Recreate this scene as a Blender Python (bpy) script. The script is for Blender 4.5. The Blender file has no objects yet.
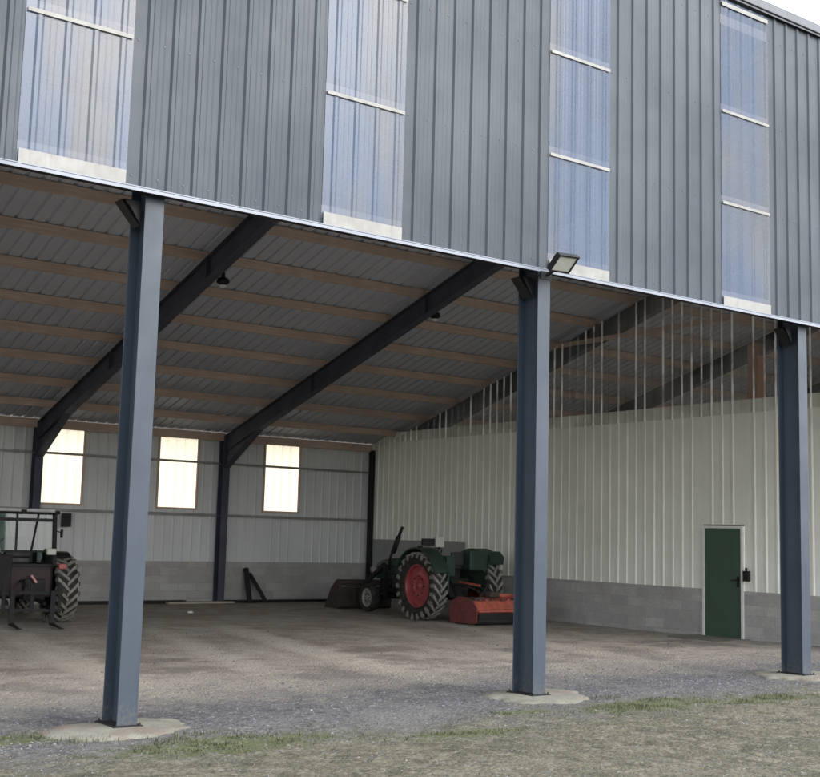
import bpy, bmesh, math, random
from mathutils import Vector, Matrix
random.seed(7)
S = bpy.context.scene
COL = S.collection
PI = math.pi
L, H, D = 4.8825, 4.83, 17.82          # bay, clear height of the opening, depth
SL = 0.2806                            # roof slope
ZB = 4.30                              # underside of the roof sheet at the back wall
def roofz(y): return ZB + (D - y) * SL
X0, X1 = -3 * L, 5 * L                 # ends of the shed
XP = 3 * L - 0.20                      # partition face
PITCH = 0.2583

# ------------------------------------------------------------------ materials
def node_mat(name):
    m = bpy.data.materials.new(name); m.use_nodes = True
    nt = m.node_tree; nt.nodes.clear()
    out = nt.nodes.new('ShaderNodeOutputMaterial')
    return m, nt, out
def N(nt, t, **kw):
    n = nt.nodes.new(t)
    for k, v in kw.items():
        if k.startswith('i_'):
            key = k[2:]
            key = int(key) if key.isdigit() else key.replace('_', ' ')
            n.inputs[key].default_value = v
        else: setattr(n, k, v)
    return n
def ramp(nt, src, stops, interp='LINEAR'):
    r = nt.nodes.new('ShaderNodeValToRGB'); r.color_ramp.interpolation = interp
    e = r.color_ramp.elements
    while len(e) < len(stops): e.new(0.5)
    for el, (p, c) in zip(e, stops):
        el.position = p
        el.color = (c, c, c, 1) if isinstance(c, (int, float)) else (*c, 1)
    nt.links.new(src, r.inputs[0]); return r.outputs[0]
def mapped(nt, scale=(1, 1, 1), rot=(0, 0, 0), loc=(0, 0, 0)):
    tc = nt.nodes.new('ShaderNodeTexCoord')
    mp = N(nt, 'ShaderNodeMapping'); mp.inputs['Scale'].default_value = scale
    mp.inputs['Rotation'].default_value = rot; mp.inputs['Location'].default_value = loc
    nt.links.new(tc.outputs['Object'], mp.inputs[0]); return mp.outputs[0]
def mixc(nt, fac, a, b, mode='MIX'):
    m = nt.nodes.new('ShaderNodeMix'); m.data_type = 'RGBA'; m.blend_type = mode
    for s, v in ((m.inputs[0], fac), (m.inputs[6], a), (m.inputs[7], b)):
        if isinstance(v, bpy.types.NodeSocket): nt.links.new(v, s)
        elif isinstance(v, (int, float)): s.default_value = v
        else: s.default_value = (*v, 1)
    return m.outputs[2]
def noise(nt, vec, scale, detail=4, rough=.6):
    n = N(nt, 'ShaderNodeTexNoise'); n.inputs['Scale'].default_value = scale
    n.inputs['Detail'].default_value = detail; n.inputs['Roughness'].default_value = rough
    nt.links.new(vec, n.inputs['Vector']); return n.outputs['Fac']
def worn(name, base, dark=None, rough=.5, metal=0, scale=3, streak=True, amt=.5, bump=.0, rust=None, spec=.5, splash=False):
    """painted or plain surface with cloudy dirt, run-down streaks and fine grain"""
    m, nt, out = node_mat(name)
    dark = dark or tuple(c * .6 for c in base)
    v = mapped(nt, (1, 1, 1)); n1 = noise(nt, v, scale, 5)
    c = mixc(nt, ramp(nt, n1, [(.35, 0.), (.7, amt)]), base, dark)
    if streak:
        v2 = mapped(nt, (9, 9, .35)); n2 = noise(nt, v2, 2.2, 4)
        c = mixc(nt, ramp(nt, n2, [(.5, 0.), (.78, amt * .8)]), c, dark)
    if rust:
        v3 = mapped(nt); n3 = noise(nt, v3, scale * 3, 6, .7)
        c = mixc(nt, ramp(nt, n3, [(.58, 0.), (.68, .8)]), c, rust)
    if splash:      # dried mud thrown up from the yard, dust in scattered specks
        tc = N(nt, 'ShaderNodeTexCoord'); sp = N(nt, 'ShaderNodeSeparateXYZ'); nt.links.new(tc.outputs['Object'], sp.inputs[0])
        mr = N(nt, 'ShaderNodeMapRange'); nt.links.new(sp.outputs[2], mr.inputs[0]); mr.inputs[1].default_value = 0.; mr.inputs[2].default_value = .5; mr.inputs[3].default_value = .16; mr.inputs[4].default_value = -.10
        ad = N(nt, 'ShaderNodeMath', operation='ADD'); nt.links.new(mr.outputs[0], ad.inputs[0]); nt.links.new(noise(nt, v, 22, 5, .7), ad.inputs[1])
        c = mixc(nt, ramp(nt, ad.outputs[0], [(.56, 0.), (.74, .55)]), c, (.085, .075, .06))
    b = N(nt, 'ShaderNodeBsdfPrincipled'); nt.links.new(c, b.inputs['Base Color'])
    b.inputs['Roughness'].default_value = rough; b.inputs['Metallic'].default_value = metal
    b.inputs['Specular IOR Level'].default_value = spec
    nt.links.new(ramp(nt, n1, [(.3, max(rough - .1, .05)), (.8, min(rough + .18, 1))]), b.inputs['Roughness'])
    if bump:
        bp = N(nt, 'ShaderNodeBump'); bp.inputs['Strength'].default_value = bump; bp.inputs['Distance'].default_value = .01
        nt.links.new(noise(nt, v, scale * 14, 3), bp.inputs['Height']); nt.links.new(bp.outputs[0], b.inputs['Normal'])
    nt.links.new(b.outputs[0], out.inputs[0]); return m

M = {}
M['facade'] = worn('facade_paint', (.030, .040, .052), (.021, .029, .039), .5, scale=.5, amt=.75, spec=.35)
M['steel'] = worn('post_paint', (.029, .041, .057), (.020, .030, .043), .45, scale=1.5, amt=.8, spec=.35, splash=True)
M['rafter'] = worn('rafter_paint', (.040, .046, .066), None, .7, scale=1.5, streak=False)
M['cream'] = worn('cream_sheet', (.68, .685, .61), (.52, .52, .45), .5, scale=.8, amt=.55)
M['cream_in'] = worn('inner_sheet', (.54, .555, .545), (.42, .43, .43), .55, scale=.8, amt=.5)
M['roof'] = worn('roof_sheet', (.46, .475, .53), (.36, .375, .42), .55, scale=.5, streak=False)
M['trim'] = worn('trim_paint', (.17, .19, .23), (.12, .135, .165), .35, scale=2)
M['white'] = worn('white_paint', (.62, .62, .58), (.45, .44, .40), .5, scale=5, amt=.6)
M['railpaint'] = worn('rail_paint', (.24, .23, .215), (.16, .15, .14), .5, scale=3)
M['rust'] = worn('rusty_steel', (.028, .022, .019), (.055, .04, .03), .75, scale=5, streak=False, amt=.9)
M['greypanel'] = worn('grey_panel', (.24, .25, .235), (.17, .175, .165), .6, scale=1.5)
M['mowerdark'] = worn('dark_red_paint', (.16, .03, .028), (.07, .025, .02), .65, scale=7, amt=1., rust=(.10, .06, .045))
M['coping'] = worn('coping_paint', (.07, .077, .09), None, .4, scale=1)
M['strip'] = worn('pale_strip', (.20, .20, .187), (.13, .128, .115), .5, scale=5, amt=.6)
M['dark'] = worn('dark_plastic', (.009, .010, .012), (.028, .026, .023), .55, scale=8, streak=False, spec=.2)
M['black'] = worn('black_steel', (.010, .010, .012), (.032, .027, .022), .65, scale=6, streak=False, rust=(.03, .02, .014), spec=.2)
M['galv'] = worn('zinc', (.45, .46, .46), (.3, .3, .3), .4, .6, scale=12)
M['green'] = worn('tractor_green', (.011, .034, .022), (.028, .036, .028), .5, scale=6, amt=.95, spec=.3)
M['doorgreen'] = worn('door_green', (.035, .075, .045), (.03, .05, .035), .45, scale=1.5, amt=.5)
M['rimred'] = worn('rim_red', (.30, .045, .055), (.16, .035, .032), .45, scale=6, amt=.8)
M['maroon'] = worn('maroon_paint', (.018, .006, .008), (.022, .012, .012), .42, scale=4, amt=.9, spec=.2)
M['mower'] = worn('orange_red_paint', (.44, .095, .055), (.20, .055, .04), .6, scale=7, amt=1., rust=(.26, .17, .12))
M['refl'] = worn('reflector_red', (.25, .03, .025), None, .3, scale=8, streak=False)
M['rubber'] = worn('rubber', (.012, .012, .012), (.05, .046, .038), .9, scale=9, streak=False, amt=.9, spec=.2)
M['lug'] = worn('dusty_rubber', (.21, .20, .175), (.09, .085, .075), .9, scale=10, streak=False, amt=.9)
M['rimgrey'] = worn('rim_grey', (.24, .235, .22), (.12, .11, .095), .5, scale=9, amt=.8)
M['lamp'] = worn('lamp_lens', (.40, .41, .37), (.3, .3, .27), .15, scale=20, streak=False)
M['seatm'] = worn('seat_vinyl', (.02, .02, .02), None, .5, scale=9, streak=False)
M['roofwhite'] = worn('cab_roof', (.33, .34, .34), (.25, .24, .22), .45, scale=5, amt=.8)
M['bulb'] = worn('frosted_bulb', (.6, .6, .56), None, .3, scale=9, streak=False)

def timber(name, base, dark):
    m, nt, out = node_mat(name)
    v = mapped(nt, (.5, 14, 14)); n = noise(nt, v, 3, 5)
    v2 = mapped(nt, (1.2, .3, .3)); n2 = noise(nt, v2, 1.1, 3)
    c = mixc(nt, ramp(nt, n, [(.35, 0.), (.7, 1.)]), base, dark)
    c = mixc(nt, ramp(nt, n2, [(.4, 0.), (.65, .6)]), c, tuple(x * .65 for x in base))
    b = N(nt, 'ShaderNodeBsdfPrincipled'); nt.links.new(c, b.inputs['Base Color']); b.inputs['Roughness'].default_value = .75
    nt.links.new(b.outputs[0], out.inputs[0]); return m
M['timber'] = timber('purlin_timber', (.53, .405, .33), (.38, .29, .235))
M['oak'] = timber('post_timber', (.45, .22, .12), (.3, .15, .08))
M['board'] = timber('old_board', (.34, .30, .24), (.2, .17, .13))

def sheet_clear(name, tint, transp, gloss_r, body, transl=.4, aged=None):
    """weathered translucent corrugated plastic"""
    m, nt, out = node_mat(name)
    v = mapped(nt, (5, 5, .25)); n1 = noise(nt, v, 3, 4)
    v2 = mapped(nt, (.8, .8, .8)); n2 = noise(nt, v2, 1.2, 4)
    n4 = noise(nt, mapped(nt, (1.6, 1.6, .45), loc=(3, 1, 7)), .7, 3)
    tr = N(nt, 'ShaderNodeBsdfTransparent'); tr.inputs[0].default_value = (*tint, 1)
    df = N(nt, 'ShaderNodeBsdfDiffuse'); c = mixc(nt, ramp(nt, n1, [(.35, 0.), (.7, 1.)]), body, tuple(x * .88 for x in body))
    if aged: c = mixc(nt, ramp(nt, n4, [(.44, 0.), (.6, .85)]), c, aged)
    nt.links.new(c, df.inputs[0])
    tl = N(nt, 'ShaderNodeBsdfTranslucent'); nt.links.new(c, tl.inputs[0])
    gl = N(nt, 'ShaderNodeBsdfGlossy'); gl.inputs['Roughness'].default_value = gloss_r; gl.inputs[0].default_value = (.95, .97, 1, 1)
    mx1 = N(nt, 'ShaderNodeMixShader'); mx1.inputs[0].default_value = transl
    nt.links.new(df.outputs[0], mx1.inputs[1]); nt.links.new(tl.outputs[0], mx1.inputs[2])
    mx2 = N(nt, 'ShaderNodeMixShader')
    t = ramp(nt, n2, [(.35, min(transp * 1.2, 1.)), (.68, transp * .65)])
    nt.links.new(t, mx2.inputs[0]); nt.links.new(mx1.outputs[0], mx2.inputs[1]); nt.links.new(tr.outputs[0], mx2.inputs[2])
    if name == 'clear_sheet_rib_glint':  # painted rib glint breaks up into uneven streaks
        nt.links.new(ramp(nt, noise(nt, mapped(nt, (3, 3, .9)), 1.3, 4), [(.40, .0), (.60, .7)]), mx2.inputs[0])
    fr = N(nt, 'ShaderNodeLayerWeight'); fr.inputs[0].default_value = .25
    mx3 = N(nt, 'ShaderNodeMixShader'); nt.links.new(ramp(nt, fr.outputs['Facing'], [(0., .03), (.6, .06), (1., .25)]), mx3.inputs[0])
    nt.links.new(mx2.outputs[0], mx3.inputs[1]); nt.links.new(gl.outputs[0], mx3.inputs[2])
    nt.links.new(mx3.outputs[0], out.inputs[0]); return m
M['panel'] = sheet_clear('facade_rooflight', (.85, .92, 1), .30, .25, (.058, .096, .168), .30, aged=(.112, .114, .118))
M['window'] = sheet_clear('back_window_sheet', (1, .94, .78), .03, .4, (.56, .535, .46), .85)
M['clear'] = sheet_clear('clear_sheet', (.95, .95, .93), .92, .12, (.45, .44, .40), .35)
M['ribglint'] = sheet_clear('clear_sheet_rib_glint', (.9, .9, .88), .04, .2, (.95, .95, .92), .2)  # whitish colour paints the sky glint along the ribs

def glassm(name, tint, rough=.03, amt=.75):
    m, nt, out = node_mat(name)
    tr = N(nt, 'ShaderNodeBsdfTransparent'); tr.inputs[0].default_value = (*tint, 1)
    gl = N(nt, 'ShaderNodeBsdfGlossy'); gl.inputs['Roughness'].default_value = rough
    df = N(nt, 'ShaderNodeBsdfDiffuse'); df.inputs[0].default_value = (.10, .13, .115, 1)
    a = N(nt, 'ShaderNodeMixShader'); a.inputs[0].default_value = amt
    nt.links.new(df.outputs[0], a.inputs[1]); nt.links.new(tr.outputs[0], a.inputs[2])
    fr = N(nt, 'ShaderNodeLayerWeight'); fr.inputs[0].default_value = .25
    b = N(nt, 'ShaderNodeMixShader'); nt.links.new(ramp(nt, fr.outputs['Facing'], [(0., .05), (.6, .10), (1., .5)]), b.inputs[0])
    nt.links.new(a.outputs[0], b.inputs[1]); nt.links.new(gl.outputs[0], b.inputs[2]); nt.links.new(b.outputs[0], out.inputs[0]); return m
M['glass'] = glassm('cab_glass', (.50, .64, .58), amt=.62)

def blockwork(name):
    m, nt, out = node_mat(name)
    tc = N(nt, 'ShaderNodeTexCoord'); sp = N(nt, 'ShaderNodeSeparateXYZ'); nt.links.new(tc.outputs['Object'], sp.inputs[0])
    ad = N(nt, 'ShaderNodeMath', operation='ADD'); nt.links.new(sp.outputs[0], ad.inputs[0]); nt.links.new(sp.outputs[1], ad.inputs[1])
    cb = N(nt, 'ShaderNodeCombineXYZ'); nt.links.new(ad.outputs[0], cb.inputs[0]); nt.links.new(sp.outputs[2], cb.inputs[1])
    br = N(nt, 'ShaderNodeTexBrick'); nt.links.new(cb.outputs[0], br.inputs['Vector'])
    br.inputs['Scale'].default_value = 1; br.inputs['Brick Width'].default_value = .5; br.inputs['Row Height'].default_value = .2
    br.inputs['Mortar Size'].default_value = .008; br.inputs['Mortar Smooth'].default_value = .3; br.inputs['Bias'].default_value = 0
    br.inputs['Color1'].default_value = (.40, .385, .355, 1); br.inputs['Color2'].default_value = (.27, .262, .25, 1); br.inputs['Mortar'].default_value = (.31, .30, .28, 1)
    n = noise(nt, mapped(nt), 1.6, 6, .65)
    c = mixc(nt, ramp(nt, n, [(.35, 0.), (.7, .75)]), br.outputs[0], (.21, .195, .175))
    n2 = noise(nt, mapped(nt), 40, 2)
    c = mixc(nt, .25, c, ramp(nt, n2, [(.3, .18), (.7, .5)]))
    b = N(nt, 'ShaderNodeBsdfPrincipled'); nt.links.new(c, b.inputs['Base Color']); b.inputs['Roughness'].default_value = .93
    bp = N(nt, 'ShaderNodeBump'); bp.inputs['Strength'].default_value = .6; bp.inputs['Distance'].default_value = .01
    inv = N(nt, 'ShaderNodeMath', operation='SUBTRACT'); inv.inputs[0].default_value = 1; nt.links.new(br.outputs['Fac'], inv.inputs[1])
    nt.links.new(inv.outputs[0], bp.inputs['Height']); nt.links.new(bp.outputs[0], b.inputs['Normal'])
    nt.links.new(b.outputs[0], out.inputs[0]); return m
M['block'] = blockwork('concrete_blocks')

def concrete_pad(name):
    m, nt, out = node_mat(name)
    v = mapped(nt); n = noise(nt, v, 3, 6, .65); n2 = noise(nt, v, 1.6, 3); n3 = noise(nt, v, 45, 3)
    c = mixc(nt, ramp(nt, n, [(.35, 0.), (.7, 1.)]), (.155, .152, .122), (.085, .082, .066))
    c = mixc(nt, ramp(nt, n2, [(.52, 0.), (.62, .7)]), c, (.12, .09, .07))
    c = mixc(nt, ramp(nt, n3, [(.5, 0.), (.75, .5)]), c, (.16, .15, .13))
    b = N(nt, 'ShaderNodeBsdfPrincipled'); nt.links.new(c, b.inputs['Base Color']); b.inputs['Roughness'].default_value = .95
    bp = N(nt, 'ShaderNodeBump'); bp.inputs['Strength'].default_value = .8; bp.inputs['Distance'].default_value = .02
    nt.links.new(n3, bp.inputs['Height']); nt.links.new(bp.outputs[0], b.inputs['Normal'])
    nt.links.new(b.outputs[0], out.inputs[0]); return m
M['pad'] = concrete_pad('rough_concrete')

GREEN = [(.45, -1.05, 1.05, .38), (5.55, -1.0, 1.05, .38), (-.95, .0, .45, .25), (7.3, -1.25, .9, .25), (2.6, -1.5, .6, .2), (3.9, -.75, .4, .15)]
def ground_mat():
    m, nt, out = node_mat('yard_ground')
    tc = N(nt, 'ShaderNodeTexCoord'); P = tc.outputs['Object']
    sp = N(nt, 'ShaderNodeSeparateXYZ'); nt.links.new(P, sp.inputs[0]); X, Y = sp.outputs[0], sp.outputs[1]
    def ma(op, a, b=None, c=None):
        n = N(nt, 'ShaderNodeMath', operation=op)
        for i, v in enumerate((a, b, c)):
            if v is None: continue
            if isinstance(v, bpy.types.NodeSocket): nt.links.new(v, n.inputs[i])
            else: n.inputs[i].default_value = v
        return n.outputs[0]
    def sm(x, a, b):        # smooth 0..1 between a and b
        r = N(nt, 'ShaderNodeMapRange', interpolation_type='SMOOTHSTEP'); nt.links.new(x, r.inputs[0])
        r.inputs[1].default_value = a; r.inputs[2].default_value = b; r.inputs[3].default_value = 0; r.inputs[4].default_value = 1; return r.outputs[0]
    nL = noise(nt, P, .55, 5, .65); nM = noise(nt, P, 2.2, 6, .7); nF = noise(nt, P, 14, 5, .7); nG = noise(nt, P, 60, 3, .7)
    yw = ma('ADD', Y, ma('MULTIPLY', ma('SUBTRACT', nL, .5), 2.6)); yw = ma('ADD', yw, ma('MULTIPLY', ma('SUBTRACT', nM, .5), 1.4))
    yw = ma('ADD', yw, ma('MULTIPLY', ma('SUBTRACT', nF, .5), .5))
    vo = N(nt, 'ShaderNodeTexVoronoi'); vo.inputs['Scale'].default_value = 26; nt.links.new(P, vo.inputs['Vector'])
    vs = N(nt, 'ShaderNodeSeparateColor'); nt.links.new(vo.outputs['Color'], vs.inputs[0])
    stone = ramp(nt, vs.outputs[0], [(0., (0.0442, 0.0434, 0.0485)), (.5, (0.0786, 0.0792, 0.087)), (.85, (0.113, 0.114, 0.124)), (1., (0.202, 0.203, 0.213))])
    stone = mixc(nt, ramp(nt, vo.outputs['Distance'], [(.3, 0.), (.7, .75)]), stone, (0.0295, 0.0278, 0.0293))
    nP = noise(nt, P, 5.5, 4, .65)
    dirt = mixc(nt, ramp(nt, nM, [(.3, 0.), (.7, 1.)]), (.37, .345, .30), (.22, .20, .17))
    dirt = mixc(nt, ramp(nt, nF, [(.5, 0.), (.66, .6)]), dirt, (.42, .395, .345))
    dirt = mixc(nt, ramp(nt, nG, [(.54, 0.), (.68, .65)]), dirt, (.13, .125, .115))
    dirt = mixc(nt, ramp(nt, nL, [(.44, 0.), (.6, .65)]), dirt, (.215, .175, .145))
    nQ = noise(nt, P, 3.2, 6, .75)
    moss = mixc(nt, ramp(nt, nL, [(.40, 0.), (.60, 1.)]), (0.101, 0.0937, 0.0678), (0.0582, 0.056, 0.036))
    moss = mixc(nt, ramp(nt, nQ, [(.50, 0.), (.60, .8)]), moss, (0.0299, 0.0294, 0.0181))
    moss = mixc(nt, ramp(nt, nP, [(.50, 0.), (.60, .7)]), moss, (0.135, 0.124, 0.0956))
    moss = mixc(nt, ramp(nt, nF, [(.50, 0.), (.60, .7)]), moss, (0.0442, 0.0424, 0.0291))
    moss = mixc(nt, ramp(nt, nG, [(.54, 0.), (.64, .8)]), moss, (0.15, 0.14, 0.114))
    stone = mixc(nt, ramp(nt, nP, [(.38, .05), (.60, .6)]), stone, (0.106, 0.103, 0.1))
    stone = mixc(nt, ramp(nt, nL, [(.50, 0.), (.64, .6)]), stone, (0.115, 0.111, 0.104))
    gm = sm(yw, -1.7, -.1)                    # moss -> gravel
    c = mixc(nt, gm, moss, stone)
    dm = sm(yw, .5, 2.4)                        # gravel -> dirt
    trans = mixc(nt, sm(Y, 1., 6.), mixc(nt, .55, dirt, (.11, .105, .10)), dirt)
    c = mixc(nt, dm, c, trans)
    # dark loose stones drifting into the dirt
    dr = ma('MULTIPLY', ramp(nt, nL, [(.5, 0.), (.6, .6)]), ma('SUBTRACT', 1., sm(Y, 5., 8.)))
    c = mixc(nt, ma('MULTIPLY', dr, dm), c, mixc(nt, .5, stone, (.15, .145, .14)))
    # pale dusty wheel tracks
    def track(x0, k, w, a):
        d = ma('ABSOLUTE', ma('SUBTRACT', ma('ADD', X, ma('MULTIPLY', ma('SUBTRACT', nM, .5), .6)), ma('ADD', ma('MULTIPLY', Y, k), x0)))
        return ma('MULTIPLY', ma('MULTIPLY', ma('SUBTRACT', 1., sm(d, w * .3, w)), ma('MULTIPLY', a, ramp(nt, nP, [(.3, 1.), (.7, .55)]))), ma('MULTIPLY', sm(yw, .6, 2.2), ma('SUBTRACT', 1., sm(Y, 9., 12.5))))
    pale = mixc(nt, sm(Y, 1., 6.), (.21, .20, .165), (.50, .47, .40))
    for x0, k, w, a_ in ((4.35, .2, .5, .9), (2.5, .23, .42, .6), (1.0, .12, .5, .75), (8.4, .30, .5, .6), (6.7, .28, .5, .5), (-.8, .1, .4, .5)):
        c = mixc(nt, track(x0, k, w, a_), c, mixc(nt, ramp(nt, nF, [(.4, 0.), (.7, 1.)]), pale, mixc(nt, .45, pale, (.12, .11, .09))))
    # thin green growth in a few patches along the front edge
    for (gx_, gy_, rx, ry) in GREEN:
        dx = ma('DIVIDE', ma('SUBTRACT', X, gx_), rx); dy = ma('DIVIDE', ma('SUBTRACT', Y, gy_), ry)
        d = ma('SQRT', ma('ADD', ma('MULTIPLY', dx, dx), ma('MULTIPLY', dy, dy)))
        d = ma('ADD', d, ma('MULTIPLY', ma('SUBTRACT', nP, .5), 2.2))
        c = mixc(nt, ma('MULTIPLY', ma('SUBTRACT', 1., sm(d, .5, 1.25)), .8), c, mixc(nt, ramp(nt, nF, [(.4, 0.), (.65, 1.)]), (.048, .062, .020), (.088, .092, .048)))
    b = N(nt, 'ShaderNodeBsdfPrincipled'); nt.links.new(c, b.inputs['Base Color']); b.inputs['Roughness'].default_value = .95
    b.inputs['Specular IOR Level'].default_value = .2
    hgt = ma('ADD', ma('MULTIPLY', nF, .5), ma('MULTIPLY', nG, .35)); hgt = ma('ADD', hgt, ma('MULTIPLY', ma('SUBTRACT', 1., vo.outputs['Distance']), .6))
    bp = N(nt, 'ShaderNodeBump'); bp.inputs['Strength'].default_value = .8; bp.inputs['Distance'].default_value = .035
    nt.links.new(hgt, bp.inputs['Height']); nt.links.new(bp.outputs[0], b.inputs['Normal'])
    nt.links.new(b.outputs[0], out.inputs[0]); return m
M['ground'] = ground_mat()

def scatter_mat(name, stops):
    m, nt, out = node_mat(name)
    v = mapped(nt); vo = N(nt, 'ShaderNodeTexVoronoi'); vo.inputs['Scale'].default_value = 17; nt.links.new(v, vo.inputs['Vector'])
    vs = N(nt, 'ShaderNodeSeparateColor'); nt.links.new(vo.outputs['Color'], vs.inputs[0])
    c = ramp(nt, vs.outputs[0], stops)
    b = N(nt, 'ShaderNodeBsdfPrincipled'); nt.links.new(c, b.inputs['Base Color']); b.inputs['Roughness'].default_value = .85
    nt.links.new(b.outputs[0], out.inputs[0]); return m
M['stones'] = scatter_mat('loose_stones', [(0., (.035, .037, .043)), (.6, (.07, .074, .085)), (.9, (.12, .124, .132)), (1., (.16, .16, .155))])
M['grass'] = scatter_mat('grass_blades', [(0., (.026, .036, .012)), (.6, (.046, .056, .02)), (1., (.085, .082, .04))])

# ------------------------------------------------------------------ mesh helpers
class MB:
    def __init__(s): s.v = []; s.f = []; s.mi = []; s.mats = []; s.sm = []
    def m(s, mat):
        if mat not in s.mats: s.mats.append(mat)
        return s.mats.index(mat)
    def add(s, vs, fs, mat, smooth=False, X=None):
        k = len(s.v); i = s.m(mat)
        s.v += [tuple(X @ Vector(v)) if X else tuple(v) for v in vs]
        for f in fs: s.f.append([a + k for a in f]); s.mi.append(i); s.sm.append(smooth)
    def box(s, a, b, mat, X=None, bev=0):
        a = list(a); b = list(b)
        for i in range(3):
            if a[i] > b[i]: a[i], b[i] = b[i], a[i]
        if bev:
            bm = bmesh.new(); bmesh.ops.create_cube(bm, size=1)
            for v in bm.verts: v.co = Vector([(a[i] + b[i]) / 2 + v.co[i] * (b[i] - a[i]) for i in range(3)])
            bmesh.ops.bevel(bm, geom=bm.edges[:], offset=bev, segments=2, affect='EDGES', profile=.6)
            bm.verts.index_update()
            s.add([v.co.copy() for v in bm.verts], [[v.index for v in f.verts] for f in bm.faces], mat, False, X); bm.free(); return
        x0, y0, z0 = a; x1, y1, z1 = b
        s.add([(x0, y0, z0), (x1, y0, z0), (x1, y1, z0), (x0, y1, z0), (x0, y0, z1), (x1, y0, z1), (x1, y1, z1), (x0, y1, z1)],
              [(0, 3, 2, 1), (4, 5, 6, 7), (0, 1, 5, 4), (1, 2, 6, 5), (2, 3, 7, 6), (3, 0, 4, 7)], mat, False, X)
    def bar(s, p, q, w, h, mat, up=(0, 0, 1)):
        p = Vector(p); q = Vector(q); d = (q - p); l = d.length; d.normalize()
        r = d.cross(Vector(up)); r = r.normalized() if r.length > 1e-5 else Vector((1, 0, 0)); u = r.cross(d)
        X = Matrix((r, d, u)).transposed().to_4x4(); X.translation = p
        s.box((-w / 2, 0, -h / 2), (w / 2, l, h / 2), mat, X)
    def tube(s, pts, r, mat, n=10, cap=True):
        pts = [Vector(p) for p in pts]; rs = r if isinstance(r, (list, tuple)) else [r] * len(pts)
        vs = []; fs = []
        for i, p in enumerate(pts):
            d = (pts[min(i + 1, len(pts) - 1)] - pts[max(i - 1, 0)]).normalized()
            a = d.cross(Vector((0, 0, 1))); a = a.normalized() if a.length > 1e-3 else Vector((1, 0, 0)); b = d.cross(a)
            for k in range(n):
                t = 2 * PI * k / n; vs.append(p + (a * math.cos(t) + b * math.sin(t)) * rs[i])
        for i in range(len(pts) - 1):
            for k in range(n): fs.append((i * n + k, i * n + (k + 1) % n, (i + 1) * n + (k + 1) % n, (i + 1) * n + k))
        if cap: fs.append(tuple(range(n))); fs.append(tuple((len(pts) - 1) * n + k for k in range(n)))
        s.add(vs, fs, mat, True)
    def lathe(s, prof, mat, n=40, X=None, smooth=True):   # profile (x, r) round the x axis
        vs = []; fs = []
        for (x, r) in prof:
            for k in range(n):
                t = 2 * PI * k / n; vs.append((x, r * math.cos(t), r * math.sin(t)))
        for i in range(len(prof) - 1):
            for k in range(n): fs.append((i * n + k, i * n + (k + 1) % n, (i + 1) * n + (k + 1) % n, (i + 1) * n + k))
        s.add(vs, fs, mat, smooth, X)
    def prism(s, poly, x0, x1, mat, X=None):              # polygon in (y, z) pushed along x
        n = len(poly)
        vs = [(x0, y, z) for y, z in poly] + [(x1, y, z) for y, z in poly]
        fs = [tuple(range(n))[::-1], tuple(range(n, 2 * n))] + [(i, (i + 1) % n, n + (i + 1) % n, n + i) for i in range(n)]
        s.add(vs, fs, mat, False, X)
    def build(s, name, parent=None, loc=None, label=None, bevel=0):
        me = bpy.data.meshes.new(name); me.from_pydata(s.v, [], s.f)
        for mt in s.mats: me.materials.append(mt)
        me.polygons.foreach_set('material_index', s.mi); me.polygons.foreach_set('use_smooth', s.sm)
        bm = bmesh.new(); bm.from_mesh(me); bmesh.ops.recalc_face_normals(bm, faces=bm.faces); bm.to_mesh(me); bm.free()
        me.update()
        o = bpy.data.objects.new(name, me); COL.objects.link(o)
        if parent: o.parent = parent
        if loc: o.location = loc
        if label: o['label'] = label
        if bevel:
            b = o.modifiers.new('bevel', 'BEVEL'); b.width = bevel; b.segments = 2; b.limit_method = 'ANGLE'
        return o
def thing(name, label, cat, loc=(0, 0, 0), rz=0, group=None):
    o = bpy.data.objects.new(name, None); COL.objects.link(o); o.location = loc; o.rotation_euler = (0, 0, rz)
    o.empty_display_size = .2
    return tag(o, label, cat, group)
def tag(o, label, cat, group=None):
    o['label'] = label; o['category'] = cat
    if group: o['group'] = group
    return o

def profile(u0, u1, hgt=.035, pitch=PITCH, phase=0.):
    """trapezoid-rib sheet section between u0 and u1: list of (u, offset, isrib)"""
    pts = [(u0, 0)]; k = math.ceil((u0 - phase) / pitch - 1)
    while True:
        c = phase + (k + .5) * pitch; k += 1
        if c + .04 > u1: break
        if c - .04 < u0 : continue
        pts += [(c - .037, 0), (c - .017, hgt), (c + .017, hgt), (c + .037, 0)]
        # small stiffening swages in the pan
        for q in (.10, .155):
            w = c + q
            if w + .012 < u1: pts += [(w - .01, 0), (w, hgt * .11), (w + .01, 0)]
    pts.append((u1, 0)); return pts
def sheet(mb, u0, u1, place, mat, z0, z1, glintmat=None, phase=0., hgt=.035, rnd=random.Random(3)):
    """place(u, off, z) -> point.  z0/z1 numbers or functions of u"""
    pr = profile(u0, u1, hgt, phase=phase)
    f0 = z0 if callable(z0) else (lambda u: z0); f1 = z1 if callable(z1) else (lambda u: z1)
    vs = []
    for u, o in pr: vs += [place(u, o, f0(u)), place(u, o, f1(u))]
    for i in range(len(pr) - 1):
        if pr[i + 1][0] - pr[i][0] < 1e-6: continue
        rib = glintmat and pr[i][1] < hgt * .5 and pr[i + 1][1] > hgt * .5 and rnd.random() < .85  # most rib slopes on one side get the painted glint
        mb.add([vs[2 * i], vs[2 * i + 2], vs[2 * i + 3], vs[2 * i + 1]], [(0, 1, 2, 3)], glintmat if rib else mat)

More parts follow.
